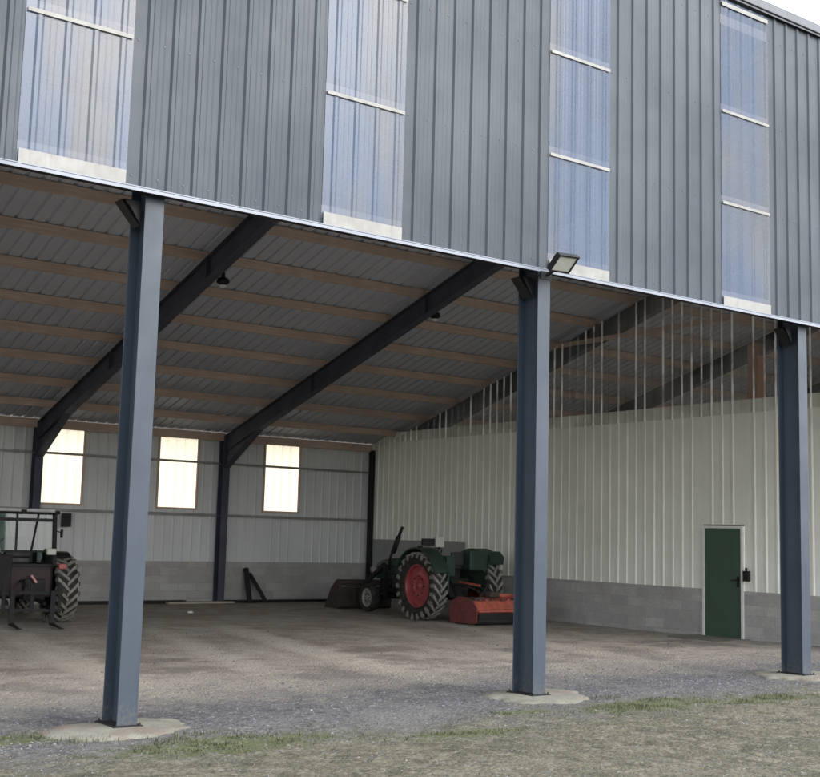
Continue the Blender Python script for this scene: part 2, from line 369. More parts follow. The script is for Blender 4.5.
# ------------------------------------------------------------------ the ground
def gheight(x, y):
    t = min(max((y - 1.5) / 5.5, 0), 1); t = t * t * (3 - 2 * t)
    z = -.075 * t
    from mathutils import noise as nz
    a = nz.noise((x * .5, y * .5, 0)); b = nz.noise((x * 2.1, y * 2.1, 3)); c = nz.noise((x * 9, y * 9, 7))
    near = 1 if y < 2 else max(.35, 1 - (y - 2) * .2)
    return z + (a * .022 + b * .016 + c * .013) * near - .012
def axis(lo, hi, step, far, grow=1.25):
    a = []; v = lo
    while v < hi: a.append(v); v += step
    a.append(hi); s = step; v = hi
    while v < far: s *= grow; v += s; a.append(v)
    s = step; v = lo; b = []
    while v > -far: s *= grow; v -= s; b.append(v)
    return b[::-1] + a
gx = axis(-3.5, 15, .055, 2500); gy = axis(-5.5, 18.5, .06, 2500)
from mathutils import noise as _nz
vs = []
for y in gy:
    for x in gx:
        fade = 1 if (-40 < x < 50 and -40 < y < 60) else 0
        vs.append((x, y, gheight(x, y) if fade else -.09))
nx = len(gx); fs = [(j * nx + i, j * nx + i + 1, (j + 1) * nx + i + 1, (j + 1) * nx + i) for j in range(len(gy) - 1) for i in range(nx - 1)]
me = bpy.data.meshes.new('ground'); me.from_pydata(vs, [], fs); me.materials.append(M['ground']); me.polygons.foreach_set('use_smooth', [True] * len(fs)); me.update()
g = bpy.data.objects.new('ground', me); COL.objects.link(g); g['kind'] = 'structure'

# loose stones and grass
def stone(mb, x, y, r):
    z = gheight(x, y); a = random.random() * PI
    e = [r * random.uniform(.6, 1.2) for _ in range(3)]; ca, sa = math.cos(a), math.sin(a)
    vs = []
    for dx, dy, dz in ((1, 0, 0), (-1, 0, 0), (0, 1, 0), (0, -1, 0), (.3, .2, 1), (-.2, -.3, .9)):
        px, py = dx * e[0] * random.uniform(.8, 1.2), dy * e[1] * random.uniform(.8, 1.2)
        vs.append((x + px * ca - py * sa, y + px * sa + py * ca, z - r * .25 + dz * e[2] * .7))
    mb.add(vs, [(0, 2, 4), (2, 1, 5), (2, 5, 4), (1, 3, 5), (3, 0, 4), (3, 4, 5)], M['stones'])
st = MB(); cnt = 0
while cnt < 15000:
    x = random.uniform(-2.5, 13); y = random.gauss(.5, 1.15) if random.random() < .72 else random.uniform(-4.5, 10)
    d = _nz.noise((x * .7, y * .7, 1))
    if random.random() > .55 + d: continue
    if y < -1.6 and random.random() < .6: continue
    stone(st, x, y, random.choice((.007, .009, .011, .013, .017)) if random.random() < .985 else random.uniform(.02, .035)); cnt += 1
for k in range(5000):
    x, y = random.uniform(-2.5, 9), random.uniform(-4.8, -.6)
    if _nz.noise((x * 1.2, y * 1.2, 5)) < -.1: continue
    stone(st, x, y, random.choice((.008, .010, .012, .016)))
o = st.build('loose_gravel'); tag(o, 'loose grey crushed stone scattered along the open front of the shed', 'gravel'); o['kind'] = 'stuff'
gr = MB(); cnt = 0
while cnt < 6500:
    gx_, gy_, rx, ry = random.choices(GREEN, weights=[q[2] * q[3] for q in GREEN])[0]
    x = random.gauss(gx_, rx * .55); y = random.gauss(gy_, ry * .6)
    if random.random() < .14: x, y = random.uniform(-2.5, 12), random.uniform(-4.5, -.6)
    if _nz.noise((x * 3.5, y * 3.5, 2)) < -.05: continue
    z = gheight(x, y) - .006; h = random.uniform(.012, .045); a = random.random() * 2 * PI; w = .004
    lx, ly = math.cos(a) * h * .8, math.sin(a) * h * .8; px, py = -math.sin(a) * w, math.cos(a) * w
    gr.add([(x - px, y - py, z), (x + px, y + py, z), (x + lx, y + ly, z + h)], [(0, 1, 2)], M['grass']); cnt += 1
for (px_, py_) in ((-.55, -.35), (.45, -.55), (.1, -.75), (-.9, .1), (5.6, -.35)):      # tufts round the footings
    for k in range(90):
        x = random.gauss(px_, .16); y = random.gauss(py_, .07); z = gheight(x, y) - .004; h = random.uniform(.02, .075); a = random.random() * 2 * PI; w = .004
        lx, ly = math.cos(a) * h * .5, math.sin(a) * h * .5; qx, qy = -math.sin(a) * w, math.cos(a) * w
        gr.add([(x - qx, y - qy, z), (x + qx, y + qy, z), (x + lx, y + ly, z + h)], [(0, 1, 2)], M['grass'])
o = gr.build('grass'); tag(o, 'short sparse grass growing along the front edge of the gravel', 'grass'); o['kind'] = 'stuff'

# ------------------------------------------------------------------ the shed
shed = thing('open_front_shed', 'large open-front farm shed with blue-grey ribbed steel facade and dark steel posts', 'shed')
WF, DP, TF, TW = .19, .35, .014, .010       # flange width, depth, flange and web thickness
def column(x, y0, z0, z1, name, dp=DP, label=None, wf=WF):
    """steel H section, flanges facing the front and the back"""
    b = MB(); m = M['steel']
    b.box((x - wf / 2, y0, z0), (x + wf / 2, y0 + TF, z1), m)
    b.box((x - wf / 2, y0 + dp - TF, z0), (x + wf / 2, y0 + dp, z1), m)
    b.box((x - TW / 2, y0 + TF, z0), (x + TW / 2, y0 + dp - TF, z1), m)
    return b
for i in range(-3, 6):
    x = i * L; ztop = roofz(.2) - .24
    b = column(x, 0, .022, ztop, 'post')
    b.box((x - .14, -.05, .0), (x + .14, DP + .05, .021), M['black'])
    for sx in (-1, 1):
        for yy in (-.025, DP + .025): b.tube([(x + sx * .11, yy, .0), (x + sx * .11, yy, .045)], .010, M['black'], 6)
    # knee cleat and stub just under the facade edge
    for k_, (ya, yb) in enumerate(((.10, .11), (.27, .28))):
        b.add([(x - WF / 2, ya, 4.58), (x - .25, ya, 4.80), (x - WF / 2, ya, 4.80), (x - WF / 2, yb, 4.58), (x - .25, yb, 4.80), (x - WF / 2, yb, 4.80)], [(0, 1, 2), (3, 5, 4), (0, 3, 4, 1), (1, 4, 5, 2), (2, 5, 3, 0)], M['dark'])
    b.add([(x - WF / 2, .112, 4.58), (x - WF / 2, .268, 4.58), (x - .25, .268, 4.80), (x - .25, .112, 4.80), (x - WF / 2, .112, 4.568), (x - WF / 2, .268, 4.568), (x - .29, .268, 4.79), (x - .29, .112, 4.79)], [(0, 1, 2, 3), (4, 7, 6, 5), (0, 4, 5, 1), (3, 2, 6, 7)], M['dark'])
    b.build('post', shed, bevel=.003)
    # bolts and stiffeners
    # rafter
    r = MB(); ys = .36; ye = D - .30
    def ru(y): return roofz(y) - .19            # top of the rafter
    dpt = .40
    for z_off, hh in ((0, TF), (-dpt, TF)):
        r.prism([(ys, ru(ys) + z_off), (ye, ru(ye) + z_off), (ye, ru(ye) + z_off - hh), (ys, ru(ys) + z_off - hh)], x - WF / 2, x + WF / 2, M['rafter'])
    r.prism([(ys, ru(ys) - TF), (ye, ru(ye) - TF), (ye, ru(ye) - dpt), (ys, ru(ys) - dpt)], x - TW / 2, x + TW / 2, M['rafter'])
    hy = ye - 1.7                                # haunch at the back column
    r.prism([(hy, ru(hy) - dpt - TF), (ye, ru(ye) - dpt - TF), (ye, ru(ye) - dpt - .42)], x - TW / 2, x + TW / 2, M['rafter'])
    r.prism([(hy, ru(hy) - dpt - TF), (ye, ru(ye) - dpt - .42), (ye, ru(ye) - dpt - .434), (hy + .02, ru(hy) - dpt - TF - .014)], x - WF / 2, x + WF / 2, M['rafter'])
    for yy in (4.4, 8.9, 13.3):
        r.prism([(yy, ru(yy) - TF), (yy + .01, ru(yy) - TF), (yy + .01, ru(yy) - dpt), (yy, ru(yy) - dpt)], x - WF / 2 + .01, x + WF / 2 - .01, M['rafter'])
    r.build('rafter', shed)
    c = MB(); y0 = D - .30; m = M['rafter']; zt = ru(D - .3)
    c.box((x - WF / 2, y0, -.09), (x + WF / 2, y0 + TF, zt), m); c.box((x - WF / 2, y0 + .25, -.09), (x + WF / 2, y0 + .264, zt), m)
    c.box((x - TW / 2, y0 + TF, -.09), (x + TW / 2, y0 + .25, zt), m)
    c.build('column', shed, label='steel column against the back wall')
c = MB(); xc = XP - .09
c.box((xc - .055, D - .26, -.09), (xc + .06, D - .246, roofz(D) - .2), M['dark']); c.box((xc - .005, D - .245, -.09), (xc + .005, D - .05, roofz(D) - .2), M['dark'])
c.build('column', shed, label='dark steel corner column beside the partition wall')
# purlins, one length across all bays, slightly irregular
for k in range(-5, 9):
    y = 7.80 + 1.262 * k; z = roofz(y)
    if y < .3 or y > D: continue
    b = MB()
    j0 = X0
    for i in range(-3, 5):
        dz = random.uniform(-.006, .006); dy_ = random.uniform(-.012, .012)
        b.prism([(y - .035 + dy_, z - .185 + dz), (y + .035 + dy_, z - .185 + dz), (y + .035 + dy_, z - .018 - .04 * SL), (y - .035 + dy_, z - .018 + .02 * SL)], i * L + .004, (i + 1) * L - .004, M['timber'])
    b.build('purlin', shed)
# eaves timber
b = MB(); b.box((X0, D - .12, roofz(D) - .24), (X1, D - .05, roofz(D) - .03), M['timber']); b.build('wall_plate', shed)
# roof
b = MB()
sheet(b, X0 - .1, X1 + .1, lambda u, o, v: (u, v, roofz(v) + o), M['roof'], -.02, D + .35, hgt=-.032 + .064)
b.build('roof', shed)
b = MB(); b.prism([(-.10, roofz(0) + .05), (D + .4, roofz(D + .4) + .05), (D + .4, roofz(D + .4) + .075), (-.10, roofz(0) + .075)], X0 - .15, X1 + .15, M['roof']); b.build('roof_insulation', shed)

# facade: sheet segments between the translucent panels
PW = 4 * PITCH - .03
panels = [-1.325 + 3.1 * k for k in range(-4, 9)]
ZF0, ZF1 = 4.875, 9.20
b = MB(); u = X0 - .12; place_f = lambda u, o, z: (u, -.055 - o * .62, z)
for px_ in panels + [None]:
    e = px_ if px_ is not None else X1 + .12
    if e > u: sheet(b, u, e, place_f, M['facade'], ZF0, ZF1, phase=-1.325)
    if px_ is not None: u = px_ + PW
for z in (4.98, 6.28, 7.555, 8.82):
    k = 0
    while X0 + k * PITCH < X1:
        ux = -1.325 + (math.floor((X0 + 1.325) / PITCH) + k) * PITCH + .02; k += 1
        if any(q - .03 < ux < q + PW + .03 for q in panels) or ux < -3: continue
        b.box((ux - .006, -.061, z - .006), (ux + .006, -.0552, z + .006), M['coping'])
b.build('facade_cladding', shed)
for px_ in panels:
    b = MB(); sheet(b, px_, px_ + PW, lambda u, o, z: (u, -.062 - o, z), M['panel'], ZF0 + .02, ZF1 - .05, phase=-1.325, hgt=.009)
    p = b.build('translucent_panel', shed)
    for z0, z1 in ((ZF0 + .005, ZF0 + .135), (6.262, 6.30), (7.535, 7.573), (9.04, 9.10)):
        b = MB(); b.box((px_ + .012, -.0835, z0), (px_ + PW - .012, -.0785, z1), M['strip']); b.build('cross_strip', p)
    # rails behind the panel
b = MB()
for z in (4.98, 6.28, 7.555, 8.82): b.box((X0, -.045, z - .03), (X1, -.003, z + .11), M['timber'])
b.build('facade_rails', shed)
b = MB()     # drip flashing: dark recess, bright lip
b.box((X0 - .15, -.125, 4.862), (X1 + .15, -.02, 4.872), M['trim'])
b.box((X0 - .15, -.128, 4.825), (X1 + .15, -.122, 4.856), M['trim'])
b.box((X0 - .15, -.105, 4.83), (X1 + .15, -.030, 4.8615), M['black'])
b.build('drip_flashing', shed)
b = MB(); b.box((X0 - .15, -.14, 9.20), (X1 + .15, .10, 9.315), M['coping'], bev=.01); b.box((X0 - .15, -.115, 9.17), (X1 + .15, -.10, 9.198), M['coping']); b.build('coping', shed)

# back wall
b = MB()
b.box((X0, D - .02, -.15), (X1, D + .18, .95), M['block'])
b.build('block_wall', shed, label='concrete block base of the back wall')
b = MB(); wins = [5.0 + 3.03 * k for k in range(-6, 3)] + [17., 20., 23.]; WW = 1.04; WZ0, WZ1 = 2.30, 4.16
pl_b = lambda u, o, z: (u, D + .03 - o * .6, z); u = X0
for w in wins + [None]:
    e = w if w is not None else X1
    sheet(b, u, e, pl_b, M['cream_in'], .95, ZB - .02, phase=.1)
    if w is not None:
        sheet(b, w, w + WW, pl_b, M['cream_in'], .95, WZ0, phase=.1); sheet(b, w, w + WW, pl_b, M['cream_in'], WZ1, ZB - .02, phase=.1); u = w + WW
b.build('back_cladding', shed)
for w in wins:
    b = MB(); sheet(b, w, w + WW, lambda u, o, z: (u, D + .034 - o * .6, z), M['window'], WZ0, WZ1, phase=.1)
    p = b.build('translucent_window', shed)
    f = MB()
    for a, c in (((w - .05, D - .03, WZ0 - .05), (w, D + .005, WZ1)), ((w + WW, D - .03, WZ0 - .05), (w + WW + .05, D + .005, WZ1)), ((w, D - .03, WZ0 - .05), (w + WW, D + .005, WZ0))): f.box(a, c, M['timber'])
    f.build('timber_frame', p)
b = MB()
for z in (2.14, 3.48):
    b.box((X0, D - .045, z - .03), (X1, D - .032, z + .03), M['railpaint']); b.box((X0, D - .12, z - .030), (X1, D - .046, z - .020), M['railpaint'])
b.build('wall_rails', shed)
# gables (far left, far right)
for gx_, nm in ((X1 + .06, 'gable_wall'),):      # the left end of the shed is open
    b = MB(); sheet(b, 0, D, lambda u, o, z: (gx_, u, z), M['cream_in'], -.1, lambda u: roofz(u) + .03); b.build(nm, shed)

# partition wall with its green door
part = MB(); DY0, DY1 = 4.83, 5.72; place_p = lambda u, o, z: (XP - o, u, z)
TOPZ = 4.57
topf = lambda u: min(TOPZ, roofz(u) - .03)
sheet(part, .1, DY0 - .06, place_p, M['cream'], .86, topf, hgt=.019); sheet(part, DY1 + .06, D - .05, place_p, M['cream'], .86, topf, hgt=.019)
sheet(part, DY0 - .06, DY1 + .06, place_p, M['cream'], 2.13, topf, hgt=.019)
part.build('partition_cladding', shed, label='cream ribbed steel sheets of the partition wall')
b = MB(); b.box((XP - .015, .0, -.15), (XP + .18, DY0 - .07, .86), M['block']); b.box((XP - .015, DY1 + .07, -.15), (XP + .18, D - .3, .86), M['block'])
b.build('block_wall', shed, label='concrete block base of the partition wall')
b = MB(); b.box((XP - .05, 13.4, -.1), (XP - .021, D - .3, 1.62), M['greypanel']); b.build('wall_panel', shed, label='plain grey panel low on the partition wall behind the green tractor')  # flat grey sheet low on the partition
b = MB(); sheet(b, .1, D - .5, lambda u, o, z: (XP - .012 - o, u, z), M['clear'], lambda u: min(4.3, roofz(u) - .1), lambda u: roofz(u) - .25, glintmat=M['ribglint'])
b.build('clear_sheeting', shed, label='clear corrugated plastic above the cream partition sheets')
b = MB(); b.box((XP + .02, .1, 4.48), (XP + .09, D - 1, 4.56), M['timber']); b.box((XP + .02, .1, 6.2), (XP + .09, 10.9, 6.3), M['timber']); b.build('partition_rail', shed)
b = MB(); b.box((XP - .03, DY0, -.05), (XP + .012, DY1, 2.05), M['doorgreen'], bev=.004)
door = b.build('door', shed, label='dark green metal door')
b = MB()
b.box((XP - .05, DY0 - .055, -.1), (XP + .03, DY0 - .004, 2.10), M['white']); b.box((XP - .05, DY1 + .004, -.1), (XP + .03, DY1 + .055, 2.10), M['white'])
b.box((XP - .05, DY0 - .003, 2.056), (XP + .03, DY1 + .003, 2.10), M['white']); b.build('door_frame', door)
b = MB(); b.box((XP - .045, DY0 + .05, .93), (XP - .031, DY0 + .10, 1.13), M['black']); b.tube([(XP - .045, DY0 + .075, 1.06), (XP - .09, DY0 + .075, 1.06), (XP - .09, DY0 + .20, 1.06)], .012, M['black'], 8); b.build('handle', door)
b = MB(); b.box((XP - .03, DY0 - .2, -.12), (XP - .9, DY1 + .2, -.045), M['pad'], bev=.012); o = b.build('door_step'); tag(o, 'low concrete step in front of the green door', 'step')
b = MB(); b.box((XP - .10, DY0 - .22, 1.05), (XP - .04, DY0 - .09, 1.25), M['dark'], bev=.006); b.tube([(XP - .07, DY0 - .15, 1.25), (XP - .07, DY0 - .15, 1.31)], .02, M['dark'], 8)
o = b.build('light_switch'); tag(o, 'dark switch box on the cream wall right of the green door', 'switch box')
# timber posts and shelving beams of the bay behind the partition
for (x, y, w) in ((4 * L - .02, 8.4, .30), (4 * L - .02, 14.05, .26)):
    b = MB(); b.box((x - w / 2, y - w / 2, -.1), (x + w / 2, y + w / 2, roofz(y) - .27), M['oak']); b.build('timber_post', shed)
b = MB(); b.box((4 * L - .22, .3, 5.05), (4 * L - .16, 12.5, 5.25), M['board']); b.box((4 * L - .22, 13, 4.55), (4 * L - .16, 17, 4.7), M['board']); b.build('cross_beam', shed)

# ------------------------------------------------------------------ footings
def footing(cx, cy, rx, ry, label, seed):
    rnd = random.Random(seed); n = 72; b = MB(); ph = [rnd.uniform(0, 6.28) for _ in range(5)]
    def rad(t): return 1 + .09 * math.sin(2 * t + ph[0]) + .06 * math.sin(3 * t + ph[1]) + .045 * math.sin(7 * t + ph[2]) + .03 * math.sin(13 * t + ph[3]) + .02 * math.sin(19 * t + ph[4])
    vs = []; fs = []
    rings = ((1.04, -.12), (1.02, -.03), (.98, .0), (.8, .008), (.45, .014), (.0, .016))
    for (k, z) in rings:
        for i in range(n):
            t = 2 * PI * i / n; r_ = rad(t)
            vs.append((cx + rx * r_ * k * math.cos(t), cy + ry * r_ * k * math.sin(t), z + (rnd.uniform(-.004, .004) if 0 < k < 1.04 and z > 0 and k > .5 else 0)))
    for j in range(len(rings) - 1):
        for i in range(n): fs.append((j * n + i, j * n + (i + 1) % n, (j + 1) * n + (i + 1) % n, (j + 1) * n + i))
    b.add(vs, fs, M['pad'], True); o = b.build('concrete_footing'); tag(o, label, 'footing', 'concrete footings under the front posts')
footing(-.04, .05, .62, .52, 'irregular pale concrete footing under the nearest, leftmost post', 1)
footing(L + .06, .10, .66, .56, 'irregular pale concrete footing under the middle post with the floodlight', 2)
footing(2 * L + .1, .12, .72, .6, 'pale concrete footing under the rightmost post by the green door', 5)

# ------------------------------------------------------------------ floodlight, bulbs, wall box, things along the wall
fl = thing('floodlight', 'square black outdoor floodlight mounted on the facade edge above the middle post', 'floodlight', (4.80, -.13, 4.80))
X = Matrix.Translation((.03, -.26, .09)) @ Matrix.Scale(.86, 4) @ Matrix.Rotation(math.radians(8), 4, 'Z') @ Matrix.Rotation(math.radians(48), 4, 'X') @ Matrix.Rotation(math.radians(-6), 4, 'Y')
b = MB(); b.box((-.19, -.0, -.14), (.19, .05, .14), M['dark'], X, bev=.008)
for k in range(9): b.box((-.16 + k * .04, .05, -.11), (-.152 + k * .04, .085, .11), M['dark'], X)
b.build('housing', fl)
b = MB(); b.box((-.165, -.006, -.115), (.165, -.002, .115), M['lamp'], X)
for (a0, a1) in (((-.19, -.016, -.14), (.19, -.001, -.117)), ((-.19, -.016, .117), (.19, -.001, .14)), ((-.19, -.016, -.1165), (-.167, -.001, .1165)), ((.167, -.016, -.1165), (.19, -.001, .1165))): b.box(a0, a1, M['dark'], X)
b.build('lens', fl)
b = MB(); b.bar((-.02, .0, -.02), (.02, -.17, .06), .05, .02, M['dark']); b.box((-.10, -.02, -.06), (.06, .0, .03), M['dark'])
b.tube([(-.13, .0, .01), (-.16, -.06, -.03), (-.14, .05, -.05)], .009, M['dark'], 6); b.build('bracket', fl)

def pendant(x, y, label):
    z = roofz(y) - .24
    t = thing('pendant_lamp', label, 'lamp', (x, y, z), 0, 'lamps hung under the roof')
    b = MB(); b.tube([(0, 0, .0), (.0, 0, -.18)], .01, M['dark'], 6); b.tube([(0, 0, -.10), (0, 0, -.19)], [.03, .04], M['dark'], 10); b.build('holder', t)
    b = MB(); b.tube([(0, 0, -.19), (0, 0, -.22), (0, 0, -.29), (0, 0, -.34)], [.04, .10, .12, .05], M['dark'], 14); b.build('shade', t)
    b = MB(); b.tube([(0, 0, -.34), (0, 0, -.36), (0, 0, -.39)], [.07, .06, .02], M['bulb'], 12); b.build('bulb', t)
pendant(5.22, 9.05, 'dark pendant lamp hanging in the bay beside the nearest post')
pendant(10.05, 9.05, 'dark pendant lamp hanging in the bay left of the middle post')

b = MB(); b.box((5.58, D - .14, 1.74), (5.80, D - .05, 2.06), M['dark'], bev=.01); b.box((5.62, D - .152, 1.85), (5.76, D - .141, 1.98), M['black'])
o = b.build('electric_box'); tag(o, 'small dark electric box on the back wall right of the cab tractor', 'electric box')
b = MB(); b.bar((10.52, D - .45, -.06), (10.56, D - .1, .78), .13, .05, M['black']); b.box((10.46, D - .5, -.07), (10.66, D - .3, -.02), M['black'])
b.tube([(10.53, D - .18, .70), (10.53, D - .16, .80)], .045, M['black'], 8)
o = b.build('steel_prop'); tag(o, 'short upright dark steel prop leaning on the block wall under the right window', 'prop', 'dark props leaning on the back wall')
b = MB(); b.bar((10.98, D - .48, -.06), (10.68, D - .08, .66), .15, .05, M['black']); b.box((10.88, D - .52, -.07), (11.06, D - .36, -.03), M['black'])
o = b.build('steel_prop'); tag(o, 'slanting dark steel prop leaning left beside the upright one', 'prop', 'dark props leaning on the back wall')
b = MB(); b.box((8.2, D - .62, -.08), (10.0, D - .42, -.03), M['board']); o = b.build('plank'); o.rotation_euler = (0, 0, 0); tag(o, 'pale plank lying on the floor at the foot of the back wall', 'plank')
b = MB(); b.box((9.9, D - .30, -.08), (13.5, D - .14, -.02), M['black'], bev=.01); o = b.build('beam'); tag(o, 'long dark beam lying along the foot of the back wall', 'beam')
b = MB(); b.box((5.2, D - .34, -.08), (8.8, D - .12, -.01), M['black'], bev=.01); o = b.build('beam'); tag(o, 'long dark beam lying under the middle window behind the nearest post', 'beam')
def rubble(x, y, r, label, mt):
    bm = bmesh.new(); bmesh.ops.create_icosphere(bm, subdivisions=2, radius=r)
    for v in bm.verts: v.co *= random.uniform(.8, 1.15); v.co.z *= .55
    me = bpy.data.meshes.new('stone'); bm.to_mesh(me); bm.free(); me.materials.append(mt)
    o = bpy.data.objects.new('stone', me); COL.objects.link(o); o.location = (x, y, gheight(x, y) + r * .3); tag(o, label, 'stone')
rubble(7.4, 14.3, .065, 'pale fist-sized stone on the dirt floor before the back wall', M['white'])
#rubble(6.13, 1.9, .07, 'small white stone on the gravel right of the middle post', M['white'])

# ------------------------------------------------------------------ tractors
def wheel_parts(root, cx, cy, R, w, rim_r, rimmat, nl, outer):
    """tyre with chevron lugs, dished rim; outer = -1 / +1 side that faces outwards"""
    X = Matrix.Translation((cx, cy, R))
    h = w / 2; b = MB(); Rb = R - .035
    b.lathe([(-h * .62, rim_r), (-h * .86, rim_r + (Rb - rim_r) * .3), (-h * .97, rim_r + (Rb - rim_r) * .65), (-h * .88, Rb - .02), (-h * .4, Rb), (h * .4, Rb), (h * .88, Rb - .02),
             (h * .97, rim_r + (Rb - rim_r) * .65), (h * .86, rim_r + (Rb - rim_r) * .3), (h * .62, rim_r)], M['rubber'], 48, X)
    if nl:
        da = 2 * PI / nl
        for k in range(nl):
            for sd in (-1, 1):
                a0 = k * da + (da / 2 if sd > 0 else 0); vs = []
                for t in (0., .5, 1.):
                    xx = sd * (-.02 + t * (h + .0)); aa = a0 - t * da * 1.15; wd_ = da * (.19 + .07 * t)
                    for (ra, s_) in ((Rb - .04, 1.), (R - .012 * t, .8)):
                        for e in (-1, 1):
                            an = aa + e * wd_ * s_; vs.append((xx, ra * math.cos(an), ra * math.sin(an)))
                fs = []
                for j in (0, 1):
                    q = j * 4; fs += [(q + 2, q + 3, q + 7, q + 6), (q, q + 2, q + 6, q + 4), (q + 1, q + 5, q + 7, q + 3)]
                fs += [(0, 1, 3, 2), (8, 10, 11, 9)]
                b.add(vs, fs, M['lug'], False, X)
                # lug shoulder down the sidewall
                aa = a0 - da * 1.15; wd_ = da * .2; xo = sd * (h - .0)
                v2 = []
                for (xx, ra) in ((xo, R - .012), (xo * 1.0, Rb - .10)):
                    for e in (-1, 1):
                        an = aa + e * wd_; v2 += [(xx, ra * math.cos(an), ra * math.sin(an)), (xx - sd * .04, ra * math.cos(an), ra * math.sin(an))]
                b.add(v2, [(0, 2, 6, 4), (0, 4, 5, 1), (2, 3, 7, 6), (4, 6, 7, 5)], M['lug'], False, X)
    wh = b.build('wheel', root)
    r = MB(); s = outer
    r.lathe([(-h * .66, rim_r + .012), (-h * .70, rim_r - .01), (-h * .5, rim_r - .035), (h * .5, rim_r - .035), (h * .70, rim_r - .01), (h * .66, rim_r + .012)], rimmat, 40, X)
    r.lathe([(s * h * .30, rim_r - .03), (s * h * .18, rim_r * .80), (s * h * .42, rim_r * .60), (s * h * .46, rim_r * .36), (s * h * .30, rim_r * .34), (s * h * .38, rim_r * .2), (s * h * .55, rim_r * .18), (s * h * .55, .001)], rimmat, 40, X)
    r.build('rim', wh)
    hb = MB()
    for k in range(8):
        a = k * PI / 4; hb.tube([(cx + s * h * .42, cy + rim_r * .46 * math.cos(a), R + rim_r * .46 * math.sin(a)), (cx + s * (h * .46 + .02), cy + rim_r * .46 * math.cos(a), R + rim_r * .46 * math.sin(a))], .014, M['black'], 6)
    hb.build('wheel_nuts', wh)
    return wh
def fender(root, cx, cy, R, r_out, w, a0, a1, mat, s, sidefill=True):
    b = MB(); n = 16; vs = []; fs = []
    for i in range(n + 1):
        a = a0 + (a1 - a0) * i / n; c, s_ = math.cos(a), math.sin(a)
        for xx, rr in ((-w / 2, r_out - .03), (-w / 2, r_out), (w / 2, r_out), (w / 2, r_out - .03)): vs.append((cx + xx, cy + rr * c, R + rr * s_))
    for i in range(n):
        for k in range(4): fs.append((i * 4 + k, i * 4 + (k + 1) % 4, (i + 1) * 4 + (k + 1) % 4, (i + 1) * 4 + k))
    fs += [(0, 1, 2, 3), (n * 4, n * 4 + 3, n * 4 + 2, n * 4 + 1)]
    b.add(vs, fs, mat)
    # inner side plate between fender and platform
    ix = cx - s * w / 2
    poly = [(cy + (r_out - .03) * math.cos(a0 + (a1 - a0) * i / n), R + (r_out - .03) * math.sin(a0 + (a1 - a0) * i / n)) for i in range(n + 1)]
    zl = .62; poly += [(poly[-1][0], zl), (poly[0][0], zl)]
    b.prism(poly, ix - .012, ix + .012, mat)
    return b.build('fender', root)

# --- green open tractor, nose towards the back wall
T = thing('tractor', 'green open-seat farm tractor with red rear rims parked against the cream partition', 'tractor', (12.18, 11.1, -.085), math.radians(-1.5))
RR = .745
for s in (-1, 1):
    wheel_parts(T, s * .76, 0, RR, .42, .46, M['rimred'], 22, s)
    wheel_parts(T, s * .68, 2.28, .36, .22, .21, M['rimgrey'], 0, s)
fender(T, -.78, 0, RR, .84, .40, math.radians(28), math.radians(158), M['green'], -1)
fender(T, .78, 0, RR, .84, .40, math.radians(28), math.radians(140), M['green'], 1)
b = MB()      # bonnet, rounded over and tapering to the nose
sec = [(-.30, 0), (-.31, .34), (-.27, .44), (-.16, .50), (0, .52), (.16, .50), (.27, .44), (.31, .34), (.30, 0)]
ring = []; ysx = [(.95, 1.0, .84), (1.6, .97, .83), (2.3, .92, .81), (2.62, .86, .79), (2.72, .78, .80)]
for (yy, k, zb) in ysx:
    for (xx, zz) in sec: ring.append((xx * k, yy, zb + zz * k))
fs = [(j * 9 + i, j * 9 + i + 1, (j + 1) * 9 + i + 1, (j + 1) * 9 + i) for j in range(len(ysx) - 1) for i in range(8)] + [tuple(range(9)), tuple(range(36, 45))]
b.add(ring, fs, M['green']); b.build('bonnet', T, bevel=.008)
b = MB(); b.box((-.20, 2.722, .84), (.20, 2.74, 1.14), M['dark'])
for k in range(7): b.box((-.19, 2.741, .86 + k * .04), (.19, 2.752, .875 + k * .04), M['black'])
b.build('grille', T)
for s in (-1, 1):
    b = MB(); b.tube([(s * .36, 2.50, 1.00), (s * .36, 2.63, 1.00)], [.07, .10], M['rimgrey'], 14); b.tube([(s * .36, 2.632, 1.00), (s * .36, 2.645, 1.00)], .085, M['lamp'], 14); b.bar((s * .24, 2.52, .98), (s * .36, 2.54, .99), .03, .03, M['black']); b.build('headlight', T)
b = MB()      # engine, gearbox, frame
b.box((-.22, .9, .48), (.22, 2.55, .84), M['black'], bev=.03); b.box((-.26, -.35, .45), (.26, .95, .92), M['black'], bev=.04)
for k in range(5): b.tube([(-.24, 1.2 + .22 * k, .6), (-.24, 1.2 + .22 * k, .82)], .07, M['black'], 8)
b.tube([(-.30, 1.1, .55), (-.30, 1.6, .55)], .11, M['black'], 12); b.tube([(-.55, 0, RR), (.55, 0, RR)], .13, M['black'], 12)
b.box((-.07, 2.3, .34), (.07, 2.78, .55), M['black']); b.bar((-.62, 2.28, .38), (.62, 2.28, .38), .10, .11, M['black']); b.bar((-.6, 2.5, .42), (.6, 2.5, .42), .03, .03, M['galv'])
b.build('engine', T)
b = MB(); b.box((-.52, .25, .64), (.52, 1.0, .68), M['black'], bev=.008); b.box((-.50, .80, .30), (-.38, 1.05, .34), M['black']); b.build('platform', T)
b = MB(); b.box((-.22, -.28, 1.12), (.22, .18, 1.22), M['seatm'], bev=.03); b.box((-.21, -.36, 1.2), (.21, -.27, 1.50), M['seatm'], bev=.03); b.box((-.14, -.2, .9), (.14, .1, 1.12), M['black']); b.build('seat', T)
b = MB(); b.tube([(0, .92, 1.2), (0, .66, 1.46)], .022, M['black'], 8)
